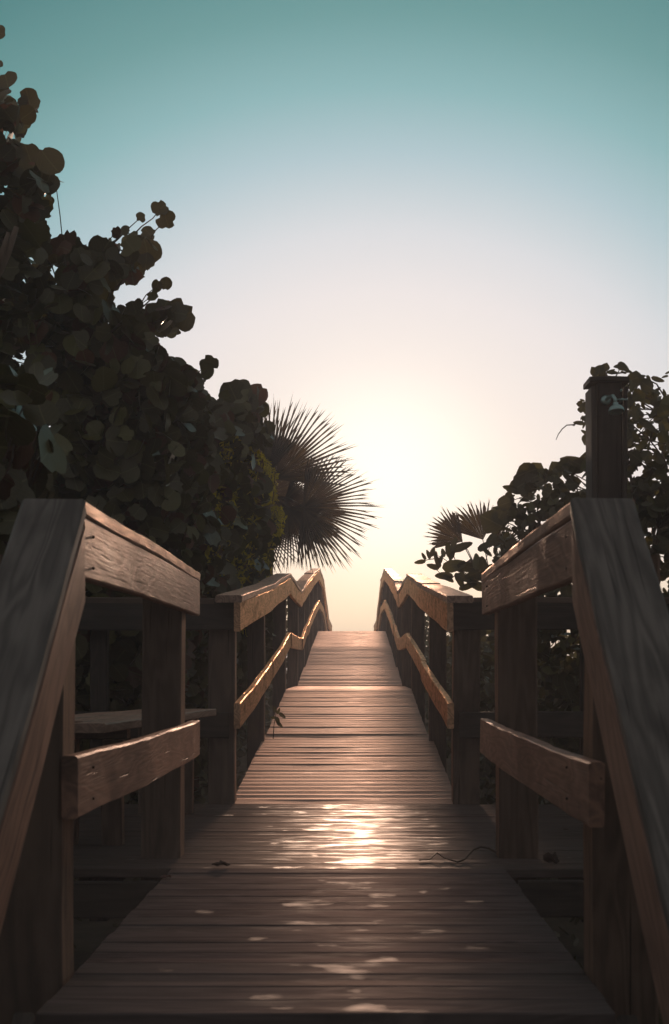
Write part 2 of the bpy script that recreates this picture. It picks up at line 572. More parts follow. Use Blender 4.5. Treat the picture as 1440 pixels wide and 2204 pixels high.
# thin haze volume, added to lift the dark tones and veil the distance
HZ = bpy.data.materials.new('lift_haze')
HZ.use_nodes = True
for n_ in list(HZ.node_tree.nodes):
    HZ.node_tree.nodes.remove(n_)
ho = nd(HZ.node_tree, 'ShaderNodeOutputMaterial')
hv = nd(HZ.node_tree, 'ShaderNodeVolumePrincipled')
hv.inputs['Color'].default_value = (.80, .86, 1.0, 1)
hv.inputs['Density'].default_value = .0042
hv.inputs['Anisotropy'].default_value = .3
HZ.node_tree.links.new(hv.outputs[0], ho.inputs['Volume'])
hx0, hx1, hy0, hy1, hz0, hz1 = -5001, 5001, -301, 5501, -8, 9
me = bpy.data.meshes.new('haze')
me.from_pydata([(x, y, z) for z in (hz0, hz1) for y in (hy0, hy1) for x in (hx0, hx1)], [], [(0, 2, 3, 1), (4, 5, 7, 6), (0, 1, 5, 4), (1, 3, 7, 5), (3, 2, 6, 7), (2, 0, 4, 6)])
hz = link_mesh('haze', me, HZ)
hz['kind'] = 'stuff'
hz['label'] = 'thin added haze over the whole dune that lifts the dark tones'

# ------------------------------------------------------------------ deck: joists carry the planks
deck = empty('boardwalk', (0, 3.3, 0), 'wooden boardwalk of cross planks climbing over the dune towards the low sun', None, None, 'structure')
for sx in (-.5, 0, .5):
    for (y0, z0), (y1, z1) in zip(DECK, DECK[1:]):
        board('joist', (sx, y0 + .05, z0 - .11), (sx, y1 + .04, z1 - .11), .045, .14, M_DARKPOST, deck, plumb=True)
for sx in (-1.5, -1.0, 1.0, 1.45):
    board('joist', (sx, 5.85, -.11), (sx, 8.55, -.11), .045, .14, M_DARKPOST, deck)
# one plank mesh per width, shared
plank_meshes = {}


def plank_mesh(length, wid=.139, thk=.036, var=0, mat=None):
    key = (round(length, 3), round(wid, 3), var, mat.name)
    if key in plank_meshes:
        return plank_meshes[key]
    r = random.Random(int(length * 1000) + var)
    hw, ht, bv = wid / 2, thk / 2, .0035
    prof = [(-hw + bv, -ht), (hw - bv, -ht), (hw, -ht + bv), (hw, ht - bv), (hw - bv, ht), (0, ht - r.uniform(0, .0022)), (-hw + bv, ht), (-hw, ht - bv), (-hw, -ht + bv)]
    n = 3
    k_ = len(prof)
    vs, fs = [], []
    for i in range(n + 1):
        x = -length / 2 + length * i / n
        wy = r.uniform(-.0015, .0015)
        wz = r.uniform(-.0016, .0016)
        for (py, pz) in prof:
            vs.append((x, py + wy, pz + wz))
    for i in range(n):
        for k in range(k_):
            k2 = (k + 1) % k_
            fs.append((i * k_ + k, i * k_ + k2, (i + 1) * k_ + k2, (i + 1) * k_ + k))
    fs.append(tuple(range(k_ - 1, -1, -1)))
    fs.append(tuple(n * k_ + k for k in range(k_)))
    me = bpy.data.meshes.new('plank')
    me.from_pydata(vs, [], fs)
    me.materials.append(mat)
    plank_meshes[key] = me
    return me


# (start, end, left reach, right reach, extra lift)
SECT = [(3.28, 5.73, -.64, .64, 0), (5.735, 8.56, -1.75, 1.62, -.002), (8.57, 11.7, -.65, .66, .0), (11.7, 14.97, -.635, .63, .006),
        (14.97, 18.1, -.66, .66, .0), (18.1, 20.3, -.64, .64, .008), (20.3, 23.3, -.62, .62, .008), (23.3, 27.15, -.615, .615, .008)]
for si, (y0, y1, xl, xr, lift) in enumerate(SECT):
    z0, z1 = interp(DECK, y0), interp(DECK, y1)
    slope = math.atan2(z1 - z0, y1 - y0)
    ln = math.hypot(z1 - z0, y1 - y0)
    n = int(round(ln / .145))
    pitch = ln / n
    for i in range(n):
        s = (i + .5) * pitch
        yy, zz = y0 + s * math.cos(slope), z0 + s * math.sin(slope)
        jit = random.uniform(-.0025, .0025)
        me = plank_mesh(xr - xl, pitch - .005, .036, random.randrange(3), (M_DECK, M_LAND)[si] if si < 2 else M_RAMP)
        o = bpy.data.objects.new('plank', me)
        COL.objects.link(o)
        o.parent = deck
        o.location = ((xl + xr) / 2 + jit, yy - 3.3, zz - .018 + lift + random.uniform(-.0006, .0006))
        o.rotation_euler = (slope + random.uniform(-.0022, .0022), random.uniform(-.001, .001), random.uniform(-.0015, .0015))
# planks over the crest and down to the beach, out of the eye's reach: one piece
V, F = [], []
for (y0, y1) in ((27.2, 30.7), (30.7, 37), (37, 42), (42, 52)):
    z0, z1 = interp(DECK, y0), interp(DECK, y1)
    n = int((y1 - y0) / .145)
    for i in range(n):
        t0, t1 = i / n, (i + .95) / n
        ya, yb, za, zb = y0 + (y1 - y0) * t0, y0 + (y1 - y0) * t1, z0 + (z1 - z0) * t0, z0 + (z1 - z0) * t1
        b0 = len(V)
        V += [(-.62, ya, za), (.62, ya, za), (.62, yb, zb), (-.62, yb, zb), (-.62, ya, za - .036), (.62, ya, za - .036), (.62, yb, zb - .036), (-.62, yb, zb - .036)]
        F += [tuple(b0 + k for k in f) for f in ((0, 1, 2, 3), (7, 6, 5, 4), (0, 4, 5, 1), (1, 5, 6, 2), (2, 6, 7, 3), (3, 7, 4, 0))]
me = bpy.data.meshes.new('far_planks')
me.from_pydata(V, [], F)
tag(link_mesh('far_planks', me, M_DECK, deck), kind='stuff')
# edge fascia boards on the landing and the near run
board('fascia', (-1.75, 5.70, -.115), (-.69, 5.70, -.115), .038, .14, M_DARKPOST, deck)
board('fascia', (.69, 5.70, -.115), (1.62, 5.70, -.115), .038, .14, M_DARKPOST, deck)
board('fascia', (-.66, 3.255, -.11), (.66, 3.255, -.11), .038, .14, M_DARKPOST, deck)

# stairs that the eye stands on
st = empty('stairs', (0, 2.4, -.6), 'wooden stairs that lead up to the boardwalk', None, None, 'structure')
for k in range(5):
    z = -.19 * (k + 1)
    y = 3.22 - .25 * (k + 1)
    for j in (0, 1):
        o = board('tread', (-.63, y + j * .125, z - .019), (.63, y + j * .125, z - .019), .12, .038, M_DECK, st)
for sx in (-.66, .66):
    board('stringer', (sx, 3.24, -.12), (sx, 1.85, -1.18), .045, .26, M_DARKPOST, st, plumb=True)


# ------------------------------------------------------------------ railings
def rail_side(s, name, label, group):
    """near railing: level run by the near deck plus the steep run down the stairs"""
    root = empty(name, (s * .62, 3.7, 0), label, 'railing', group)
    xin = .607
    # corner and far posts
    post('post', s * (.6465 + .08), 3.70, -1.0, 1.04, .16, .165, M_POST, root)
    ms = 3.60 if s < 0 else 3.47
    post('post', s * (xin + .038 + .082), 6.13, -.9, 1.145, .16, .16, M_POST, root)
    # cap, face board, middle board (level run)
    board('handrail_cap', (s * (xin + .0775), 3.7135, 1.162), (s * (xin + .0775), 6.42, 1.170), .157, .038, M_CAP, root, plumb=True, warp=.004, worn=.0012)
    board('face_board', (s * (xin + .017), 3.70, 1.066), (s * (xin + .017), 6.41, 1.074), .036, .15, M_RAIL, root, plumb=True, warp=.003, worn=.001)
    board('middle_board', (s * (xin + .017), ms, .468), (s * (xin + .017), 6.42, .476), .038, .152, M_RAIL, root, plumb=True, warp=.005, worn=.0015)
    # stair run
    sl_ = .754
    y1 = 1.75

    def zc(y):
        return 1.162 - sl_ * (3.69 - y)
    board('stair_cap', (s * (xin + .0775), 3.712, 1.166), (s * (xin + .0775), y1, zc(y1)), .160, .048, M_GREYCAP, root, plumb=True, warp=.003, worn=.0012, bevel=.008)
    board('stair_face_board', (s * (xin + .017), 3.694, 1.024), (s * (xin + .017), y1 + .02, zc(y1 + .02) - .136), .037, .20, M_RAIL, root, plumb=True, warp=.002, worn=.001, bevel=.008)
    0 and board('stair_middle_board', (s * (xin + .0175), 3.676, .42), (s * (xin + .0175), y1 + .02, .42 - sl_ * (3.676 - y1 - .02)), .038, .15, M_RAIL, root, plumb=True)
    post('post', s * (xin + .038 + .08), y1 + .12, -1.35, zc(y1 + .12) - .03, .14, .14, M_POST, root)
    nails(root, [(s * (xin - .001), y, z) for y in (6.13,) for z in (1.03, 1.11, .44, .51)] + [(s * (xin - .001), y, z) for y in (3.81,) for z in (1.02, 1.10, .43, .51)], s)
    return root


def nails(root, spots, s):
    for (x, y, z) in spots:
        vs, fs = tube([(x + s * .004, y, z), (x - s * .0018, y, z), (x - s * .0026, y, z)], [.0036, .0036, .002], 8)
        me = bpy.data.meshes.new('nail_head')
        me.from_pydata([tuple(v) for v in vs], [], fs)
        link_mesh('nail_head', me, M_NAIL, root)


M_NAIL, nt, p = new_mat('rusty_nail')
p.inputs['Base Color'].default_value = (.05, .028, .018, 1)
p.inputs['Metallic'].default_value = .6
p.inputs['Roughness'].default_value = .6
rail_side(-1, 'stair_railing', 'near left weathered railing with a level board and a cap sloping down the stairs', 'railings at the head of the stairs')
rail_side(1, 'stair_railing', 'near right weathered railing in front of the shower post, cap sloping down the stairs', 'railings at the head of the stairs')


def ramp_rail(s, name, label, group):
    root = empty(name, (s * .62, 8.5, 0), label, 'railing', group)
    xin = .588
    n = len(RAIL) - 1
    for i in range(n):
        (y0, z0), (y1, z1) = RAIL[i], RAIL[i + 1]
        j0 = random.uniform(-.004, .004)
        dx = random.uniform(-.006, .006) if i else 0
        g = .004
        sag = random.uniform(.0, .012)
        board('handrail_cap', (s * (xin + .07 + dx), y0 + g, z0 - .02 + j0), (s * (xin + .07 - dx), y1 - g, z1 - .02 + j0), .15, .042, M_CAP, root, plumb=True, warp=.004, worn=.0009)
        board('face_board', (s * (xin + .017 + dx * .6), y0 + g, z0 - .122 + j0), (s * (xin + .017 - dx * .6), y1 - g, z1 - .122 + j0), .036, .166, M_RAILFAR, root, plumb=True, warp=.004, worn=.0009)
        m0 = interp(DECK, y0) + .505
        m1 = interp(DECK, y1) + .505
        if i == 0:
            m0 = .505
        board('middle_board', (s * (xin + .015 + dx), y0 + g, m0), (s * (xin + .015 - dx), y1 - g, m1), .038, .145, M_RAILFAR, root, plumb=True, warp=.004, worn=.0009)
    for k, yy in enumerate((8.64, 11.35, 14.86, 18.05, 20.4, 22.4, 24.4, 27.25, 30.7, 33.8, 37.0, 41.6)):
        wdt = .155 if k == 0 else .13
        post('post', s * (xin + .037 + wdt / 2 + .004), yy, interp(DECK, yy) - .9, interp(RAIL, yy) - .05, wdt, .14 if k == 0 else .09, M_POST, root)
    return root


ramp_rail(-1, 'ramp_railing', 'left boardwalk railing beside the palm, rising in steps over the dune', 'railings along the ramp')
ramp_rail(1, 'ramp_railing', 'right boardwalk railing beside the small palmettos, rising in steps over the dune', 'railings along the ramp')


def cross_rail(s, label):
    root = empty('landing_railing', (s * 1.2, 8.66, 0), label, 'railing', 'railings at the back of the landing')
    x0, x1 = s * .60, s * 2.15
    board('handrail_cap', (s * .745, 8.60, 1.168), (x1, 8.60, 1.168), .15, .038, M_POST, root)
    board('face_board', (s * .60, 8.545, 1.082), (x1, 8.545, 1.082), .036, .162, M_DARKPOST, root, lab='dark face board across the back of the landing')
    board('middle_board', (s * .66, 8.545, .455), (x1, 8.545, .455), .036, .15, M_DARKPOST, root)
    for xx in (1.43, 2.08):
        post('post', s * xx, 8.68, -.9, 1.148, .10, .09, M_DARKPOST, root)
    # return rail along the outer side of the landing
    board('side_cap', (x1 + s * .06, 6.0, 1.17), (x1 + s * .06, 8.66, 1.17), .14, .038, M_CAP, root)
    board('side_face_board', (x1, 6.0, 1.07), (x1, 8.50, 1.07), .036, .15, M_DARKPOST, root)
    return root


cross_rail(-1, 'dark cross railing at the back of the landing, behind the bench')
cross_rail(1, 'dark cross railing at the back of the landing, behind the shower post')

# bench on the left of the landing
bn = empty('bench', (-1.1, 7.2, 0), 'low wooden plank bench in the shade behind the near left railing', 'bench')
A, B = Vector((-.93, 5.95, .535)), Vector((-.70, 8.2, .535))
dirv = (B - A).normalized()
out = Vector((0, 0, 1)).cross(dirv)
for k in range(3):
    off = out * (.075 + k * .152)
    o = board('seat_plank', A + off + dirv * (.22 * k), B + off, .142, .038, M_CAP, bn)
for t in (.25, .9):
    c = A.lerp(B, t) + out * .23
    board('support', (c.x - .17, c.y, .49), (c.x + .17, c.y, .49), .09, .05, M_POST, bn)
    post('leg', c.x - .1, c.y, .0, .46, .09, .09, M_POST, bn)
    post('leg', c.x + .1, c.y, .0, .46, .09, .09, M_POST, bn)

# ------------------------------------------------------------------ shower post
sp = empty('shower_post', (1.235, 7.0, 0), 'dark square beach shower post on the right of the landing, leaves behind it', 'shower')
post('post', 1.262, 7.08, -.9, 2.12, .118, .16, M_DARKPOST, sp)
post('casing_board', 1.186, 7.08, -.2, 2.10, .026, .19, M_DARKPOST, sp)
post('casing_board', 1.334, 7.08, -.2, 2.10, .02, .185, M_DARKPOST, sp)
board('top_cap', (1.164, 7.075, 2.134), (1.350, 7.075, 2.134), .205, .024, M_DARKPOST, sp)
h = P(1321, 872, 6.93)
arm0 = P(1316, 854, 6.99)


def lathe(name, c, axis, prof, mat, parent, seg=24):
    ax = Vector(axis).normalized()
    s = ax.cross(Vector((1, .1, 0))).normalized()
    t = ax.cross(s)
    vs, fs = [], []
    for (h_, r) in prof:
        for k in range(seg):
            a = 2 * math.pi * k / seg
            vs.append(tuple(Vector(c) + ax * h_ + (s * math.cos(a) + t * math.sin(a)) * r))
    for i in range(len(prof) - 1):
        for k in range(seg):
            k2 = (k + 1) % seg
            fs.append((i * seg + k, i * seg + k2, (i + 1) * seg + k2, (i + 1) * seg + k))
    me = bpy.data.meshes.new(name)
    me.from_pydata(vs, [], fs)
    for pl in me.polygons:
        pl.use_smooth = True
    return link_mesh(name, me, mat, parent)


cx, cz = h.x, CZ + (VY - 872) * 6.9 / FPX
lathe('flange', (cx - .028, 6.985, cz + .038), (0, -1, 0), [(0, .024), (.006, .024), (.012, .016), (.014, 0.001)], M_METAL, sp)
tube_obj('shower_arm', [(cx - .028, 6.98, cz + .038), (cx - .018, 6.95, cz + .047), (cx - .006, 6.915, cz + .046), (cx, 6.90, cz + .03), (cx + .001, 6.895, cz + .01)], [.0085, .0085, .0085, .0085, .0085], M_METAL, sp, 12)
lathe('shower_head', (cx + .002, 6.895, cz + .012), (.06, -.22, -1), [(0, .009), (.004, .0125), (.012, .0125), (.015, .014), (.018, .022), (.024, .0295), (.033, .0345), (.043, .037), (.047, .0375), (.046, .033), (.040, .030), (.040, .001)], M_METAL, sp)
tube_obj('valve', [(cx + .045, 6.99, cz + .036), (cx + .045, 6.955, cz + .036)], [.008, .008], M_METAL, sp, 10)
tube_obj('valve_handle', [(cx + .02, 6.955, cz + .036), (cx + .07, 6.955, cz + .037)], [.004, .004], M_METAL, sp, 8)
tube_obj('screw', [(cx + .045, 6.99, cz + .085), (cx + .045, 6.978, cz + .085)], [.006, .006], M_METAL, sp, 8)


# ------------------------------------------------------------------ foliage tools
def round_leaf(seed, ratio=1.08, bites=0, n=18, cup=.12, tip=0.0, holes=True):
    """unit leaf, stalk end at the origin, pointing +y, blade in the xy plane"""
    r = random.Random(seed)
    vs, uv, fs = [], [], []
    wob = [1 + r.uniform(-.035, .035) for _ in range(n)]
    for b in range(bites):
        k = r.randrange(1, n - 1)
        wob[k] *= r.uniform(.72, .88)
        wob[(k + 1) % n] *= r.uniform(.85, .95)
    fold = r.uniform(-.1, .25)
    bend = r.uniform(-.3, .25)

    def put(x, y):
        z = fold * abs(x) + cup * (x * x + (y - .5) ** 2) + bend * (y - .5) ** 2 + r.uniform(-.012, .012)
        vs.append((x, y, z))
        uv.append((x + .5, y))
    put(0, .52)
    for k in range(n):
        a = -math.pi / 2 + 2 * math.pi * k / n
        rad = .5 * wob[k]
        x = math.cos(a) * rad * ratio
        y = .5 + math.sin(a) * rad
        if tip and abs(a - math.pi / 2) < .01:
            y += tip
        if k == 0:
            y = .09 + (.0 if not tip else -.07)
        put(x, y)
    for k in range(n):
        fs.append((0, 1 + k, 1 + (k + 1) % n))
    return np.array(vs), fs, np.array(uv)


def oval_leaf(seed, wid=.42, n=10):
    r = random.Random(seed)
    vs, uv, fs = [], [], []
    fold = r.uniform(.1, .5)
    bend = r.uniform(-.5, .5)

    def put(x, y):
        vs.append((x, y, fold * abs(x) + bend * y * y))
        uv.append((x / wid + .5, y))
    put(0, .5)
    for k in range(n):
        a = -math.pi / 2 + 2 * math.pi * k / n
        y = .5 + .5 * math.sin(a)
        x = math.cos(a) * wid * .5 * (1.12 - .45 * y)
        put(x, y)
    for k in range(n):
        fs.append((0, 1 + k, 1 + (k + 1) % n))
    return np.array(vs), fs, np.array(uv)


GRAPE = [round_leaf(i, 1.0 + .06 * (i % 4), bites=(0, 2, 3, 5)[i % 4], n=20) for i in range(8)]
OVAL = [oval_leaf(40 + i, .42 + .05 * (i % 4)) for i in range(6)]
TINY = [oval_leaf(80 + i, .36, n=6) for i in range(4)]
IVY = [round_leaf(60 + i, 1.0 + .05 * (i % 3), bites=(i % 3) * 2, n=12, tip=.14) for i in range(5)] + OVAL[:2]


def unit(a):
    return a / np.maximum(np.linalg.norm(a, axis=1, keepdims=True), 1e-9)


def leaf_frames(n, facing=.55, droop=.2):
    """random leaf frames: normals lean to the light and the open side, tips hang a little"""
    nrm = rng.normal(size=(n, 3))
    nrm[:, 1] *= 1.25
    nrm += np.array([0, -facing, .35])
    nrm = unit(nrm)
    tipd = rng.normal(size=(n, 3)) + np.array([0, 0, -droop])
    tipd = tipd - nrm * (tipd * nrm).sum(1, keepdims=True)
    tipd = unit(tipd)
    side = np.cross(tipd, nrm)
    return np.stack([side, tipd, nrm], axis=2)      # columns x, y, z


def bake(name, temps, pos, size, R, mat, parent):
    """all leaves in one mesh"""
    idx = rng.integers(0, len(temps), len(pos))
    VV, FV, FC, UV = [], [], [], []
    base = 0
    for t, (v, f, uv) in enumerate(temps):
        sel = np.where(idx == t)[0]
        if not len(sel):
            continue
        vv = np.einsum('nij,kj->nki', R[sel], v - np.array([0, .5, 0])) * size[sel][:, None, None] + pos[sel][:, None, :]
        nv = len(v)
        VV.append(vv.reshape(-1, 3))
        fa = np.array(f)
        off = base + np.arange(len(sel))[:, None, None] * nv
        FV.append((fa[None] + off).reshape(-1))
        FC.append(len(sel) * len(f))
        UV.append(np.tile(uv[fa.reshape(-1)], (len(sel), 1)))
        base += nv * len(sel)
    VV, FV, UV = np.concatenate(VV), np.concatenate(FV), np.concatenate(UV)
    nf = sum(FC)
    me = bpy.data.meshes.new(name)
    me.vertices.add(len(VV))
    me.vertices.foreach_set('co', VV.astype(np.float32).ravel())
    me.loops.add(len(FV))
    me.loops.foreach_set('vertex_index', FV.astype(np.int32))
    me.polygons.add(nf)
    me.polygons.foreach_set('loop_start', np.arange(nf, dtype=np.int32) * 3)
    me.polygons.foreach_set('loop_total', np.full(nf, 3, dtype=np.int32))
    ul = me.uv_layers.new(name='UVMap')
    ul.data.foreach_set('uv', UV.astype(np.float32).ravel())
    me.polygons.foreach_set('use_smooth', np.ones(nf, dtype=bool))
    me.update()
    me.validate()
    o = link_mesh(name, me, mat, parent)
    o['kind'] = 'stuff'
    return o


single_cache = {}


def single_mesh(temps, k, mat):
    key = (id(temps), k, mat.name)
    if key not in single_cache:
        v, f, uv = temps[k]
        me = bpy.data.meshes.new('leaf')
        me.from_pydata([tuple(x) for x in (v - np.array([0, .5, 0]))], [], f)
        ul = me.uv_layers.new(name='UVMap')
        for li, lp in enumerate(me.loops):
            ul.data[li].uv = uv[lp.vertex_index]
        for pl in me.polygons:
            pl.use_smooth = True
        me.materials.append(mat)
        single_cache[key] = me
    return single_cache[key]


def rank_visible(pos, size):
    """how much of each leaf the open side shows: a coarse disc z-buffer"""
    W_, H_ = 360, 551
    d = pos[:, 1]
    u = ((pos[:, 0] - CX) * FPX / d + UX) / 4
    v = (VY - (pos[:, 2] - CZ) * FPX / d) / 4
    r = size * .42 * FPX / d / 4
    buf = -np.ones((H_, W_), int)
    for i in np.argsort(-d):
        x0, x1, y0, y1 = int(u[i] - r[i]), int(u[i] + r[i]) + 1, int(v[i] - r[i]), int(v[i] + r[i]) + 1
        x0, y0, x1, y1 = max(x0, 0), max(y0, 0), min(x1, W_), min(y1, H_)
        if x0 >= x1 or y0 >= y1:
            continue
        yy, xx = np.ogrid[y0:y1, x0:x1]
        m = (xx - u[i]) ** 2 + (yy - v[i]) ** 2 <= r[i] ** 2
        buf[y0:y1, x0:x1][m] = i
    cnt = np.bincount(buf[buf >= 0], minlength=len(pos))
    return cnt


def plant_leaves(parent, temps, pos, size, R, mat, mat_i, nmax=280):
    cnt = rank_visible(pos, size)
    order = np.argsort(-cnt)
    pick = [i for i in order[:nmax] if cnt[i] > 1]
    keep = np.ones(len(pos), bool)
    inv = Matrix.Translation(parent.location).inverted()
    for i in pick:
        keep[i] = False
        o = bpy.data.objects.new('leaf', single_mesh(temps, random.randrange(len(temps)), mat_i))
        COL.objects.link(o)
        o.parent = parent
        Mx = Matrix([[*(R[i][0] * size[i]), pos[i][0]], [*(R[i][1] * size[i]), pos[i][1]], [*(R[i][2] * size[i]), pos[i][2]], [0, 0, 0, 1]])
        o.matrix_local = inv @ Mx
    if keep.any():
        bake('foliage', temps, pos[keep], size[keep], R[keep], mat, parent)


def in_poly(u, v, poly):
    poly = np.array(poly, float)
    inside = np.zeros(len(u), bool)
    j = len(poly) - 1
    for i in range(len(poly)):
        xi, yi = poly[i]
        xj, yj = poly[j]
        c = ((yi > v) != (yj > v)) & (u < (xj - xi) * (v - yi) / (yj - yi + 1e-12) + xi)
        inside ^= c
        j = i
    return inside


def fill(poly, n, dfun, thick, smin, smax, margin=.42, clump=0.0, cs=0.5):
    """leaves through a volume that starts dfun(u) metres ahead and is thick metres deep, with the outline of the crown"""
    poly = np.array(poly, float)
    lo, hi = poly.min(0), poly.max(0)
    P_, S_ = [], []
    got = 0
    seeds = rng.uniform(-50, 50, (400, 3))
    while got < n:
        m = n * 3
        u = rng.uniform(lo[0], hi[0], m)
        v = rng.uniform(lo[1], hi[1], m)
        t = rng.random(m) ** 1.3
        d = dfun(u, v) + t * thick
        s = rng.uniform(smin, smax, m) * (0.75 + .5 * rng.random(m))
        rpx = s * FPX / d * margin
        ok = in_poly(u, v, poly)
        for dx, dy in ((1, 0), (-1, 0), (0, -1), (.7, -.7), (-.7, -.7)):
            uu = np.maximum(u + dx * rpx, lo[0] + 1) if dx < 0 else u + dx * rpx
            ok &= in_poly(np.minimum(uu, hi[0] - 1), v + dy * rpx, poly)
        x = CX + (u - UX) * d / FPX
        z = CZ + (VY - v) * d / FPX
        gz = interp([(0, -1.2), (9, -.75), (15, -.2), (27, .6), (40, .1)], 0)
        ok &= z > np.interp(d, [0, 9, 15, 27, 40], [-1.1, -.7, -.1, .6, .1])
        if clump > 0:
            f = np.sin(x * 7.1 / cs + 2 * np.sin(z * 3.3 / cs)) + np.sin(z * 6.3 / cs + 2 * np.sin(d * 3.1 / cs)) + np.sin(d * 5.7 / cs + x * 2.2)
            ok &= f > (-3 + 3 * clump) * .9
        sel = np.where(ok)[0][:n - got]
        P_.append(np.stack([x[sel], d[sel], z[sel]], 1))
        S_.append(s[sel])
        got += len(sel)
    return np.concatenate(P_), np.concatenate(S_)


def grow_wood(root, base, pos, nb=7, r0=.05, twigs=60, name_trunk='trunk', mat=M_BARK):
    """trunk to the middle of the crown, limbs to spread clumps, twigs to single leaves"""
    c = pos.mean(0)
    fork = Vector((base[0] * .5 + c[0] * .5, base[1] * .6 + c[1] * .4, base[2] + (c[2] - base[2]) * .55))
    pts = curve_pts(base, fork, 7, 0, .06)
    tube_obj(name_trunk, pts, [r0 * (1.15 - .45 * i / 6) for i in range(7)], mat, root, 10)
    k = rng.choice(len(pos), nb, replace=False)
    limbs = []
    for i in k:
        e = Vector(pos[i])
        e = fork.lerp(e, .92)
        p_ = curve_pts(fork, e, 8, random.uniform(-.05, .1), .07)
        tube_obj('branch', p_, [r0 * .5 * (1 - .8 * j / 7) + .003 for j in range(8)], mat, root, 6)
        limbs += p_[2:]
    tw = []
    for i in rng.choice(len(pos), min(twigs, len(pos)), replace=False):
        e = Vector(pos[i])
        q_ = min(limbs, key=lambda p: (p - e).length)
        tw.append((curve_pts(q_, e, 4, .02, .03), [.007, .005, .004, .0025]))
    if tw:
        o = join_tubes('twigs', tw, M_TWIG, root)
        o['kind'] = 'stuff'


# ------------------------------------------------------------------ left: sea grapes
LEFT = [(-120, 60), (-20, 90), (14, 140), (30, 195), (60, 200), (84, 210), (84, 232), (66, 268), (90, 275), (74, 322), (112, 312), (139, 352), (135, 385), (126, 402),
        (118, 440), (98, 478), (112, 500), (165, 500), (184, 530), (196, 556), (206, 520), (240, 508), (262, 522), (276, 490), (300, 500), (345, 500), (338, 556),
        (322, 578), (300, 600), (262, 600), (246, 625), (250, 650), (300, 655), (330, 656), (378, 642), (418, 680), (400, 712), (362, 714), (345, 735),
        (365, 765), (395, 770), (425, 795), (440, 830), (438, 850), (470, 862), (478, 832), (512, 822), (572, 840), (580, 880), (560, 905), (590, 920), (592, 945),
        (560, 975), (575, 1020), (592, 1060), (600, 1110), (605, 1160), (585, 1195), (590, 1240), (600, 1290), (590, 1420), (520, 1560), (430, 1720), (-120, 1720)]


def d_left(u, v):
    return np.interp(u, [-120, 380, 430, 600], [8.95, 9.3, 10.4, 14.6])


def d_left_near(u, v):
    return np.interp(u, [-120, 140], [5.0, 5.9])


lab_g = 'sea grapes in a thicket on the left'


def sea_grape(poly, n, dfun, thick, base, label, extra=(), smin=.105, smax=.17, nb=7, r0=.05, nmax=290, extra_d=None):
    pos, size = fill(poly, n, dfun, thick, smin, smax, .40, .25, .8)
    R = leaf_frames(len(pos))
    if extra:
        ep, es = [], []
        for (u, v, r) in extra:
            d = float(dfun(np.array([float(u)]), v)[0]) + .35
            ep.append(P(u, v, d))
            es.append(2 * r * d / FPX)
        ep, es = np.array([tuple(p) for p in ep]), np.array(es)
        Re = leaf_frames(len(ep), 4.0, -.2)
        pos, size, R = np.concatenate([pos, ep]), np.concatenate([size, es]), np.concatenate([R, Re])
    root = empty('sea_grape', base, label, 'shrub', lab_g)
    grow_wood(root, base, pos, nb, r0)
    if extra:
        tw = []
        for p_ in ep:
            a = Vector(p_)
            b_ = a + Vector((-.22 - random.random() * .1, random.uniform(.0, .2), -.22))
            tw.append((curve_pts(b_, a, 5, .01, .02), [.007, .006, .005, .004, .003]))
        o = join_tubes('leaf_stalks', tw, M_TWIG, root)
        o['kind'] = 'stuff'
    plant_leaves(root, GRAPE, pos, size, R, M_GRAPE, M_GRAPE_I, nmax)
    return root


def clip_u(poly, a, b):
    """cut the outline to a band of bearings"""
    def cut(pts, side, lim):
        out_ = []
        for i in range(len(pts)):
            p0, p1 = pts[i - 1], pts[i]
            i0 = (p0[0] - lim) * side >= 0
            i1 = (p1[0] - lim) * side >= 0
            if i0 != i1:
                t = (lim - p0[0]) / (p1[0] - p0[0])
                out_.append((lim, p0[1] + (p1[1] - p0[1]) * t))
            if i1:
                out_.append(p1)
        return out_
    return cut(cut(poly, 1, a), -1, b)


sea_grape(clip_u(LEFT, -120, 190), 2400, d_left, 2.6, (-2.3, 10.3, -.9), 'tallest sea grape at the left edge, round leaves against the upper sky',
          [(107, 348, 33), (62, 215, 24), (15, 175, 26), (-2, 70, 15), (100, 395, 27), (88, 450, 27), (140, 522, 30), (20, 250, 25), (60, 330, 24)], r0=.07)
sea_grape(clip_u(LEFT, 150, 430), 2800, d_left, 2.6, (-1.75, 11.2, -.7), 'sea grape in the middle of the left thicket with a sprig rising above it',
          [(225, 535, 30), (345, 450, 18), (358, 473, 20), (303, 468, 11), (318, 500, 16), (318, 545, 30), (285, 595, 20), (338, 615, 14), (357, 610, 14), (388, 678, 32), (350, 668, 28),
           (250, 500, 12), (270, 498, 12), (330, 636, 14), (290, 665, 22)], r0=.055)
sea_grape(clip_u(LEFT, 390, 620), 2300, d_left, 2.4, (-1.45, 14.6, -.3), 'sea grape with sunlit edge leaves in front of the fan palm',
          [(452, 783, 19), (446, 797, 19), (500, 842, 26), (550, 852, 28), (562, 882, 20), (577, 920, 15), (575, 1205, 19), (446, 854, 8), (525, 838, 20)], smin=.13, smax=.19, r0=.05)
NEAR = [(-120, 740), (60, 770), (125, 800), (135, 900), (150, 960), (140, 1040), (120, 1100), (60, 1200), (-120, 1300)]
sea_grape(NEAR, 130, d_left_near, .8, (-1.75, 6.4, -.95), 'nearest sea grape with dim blurred leaves just above the near left railing', smin=.13, smax=.18, nb=4, r0=.03, nmax=130)
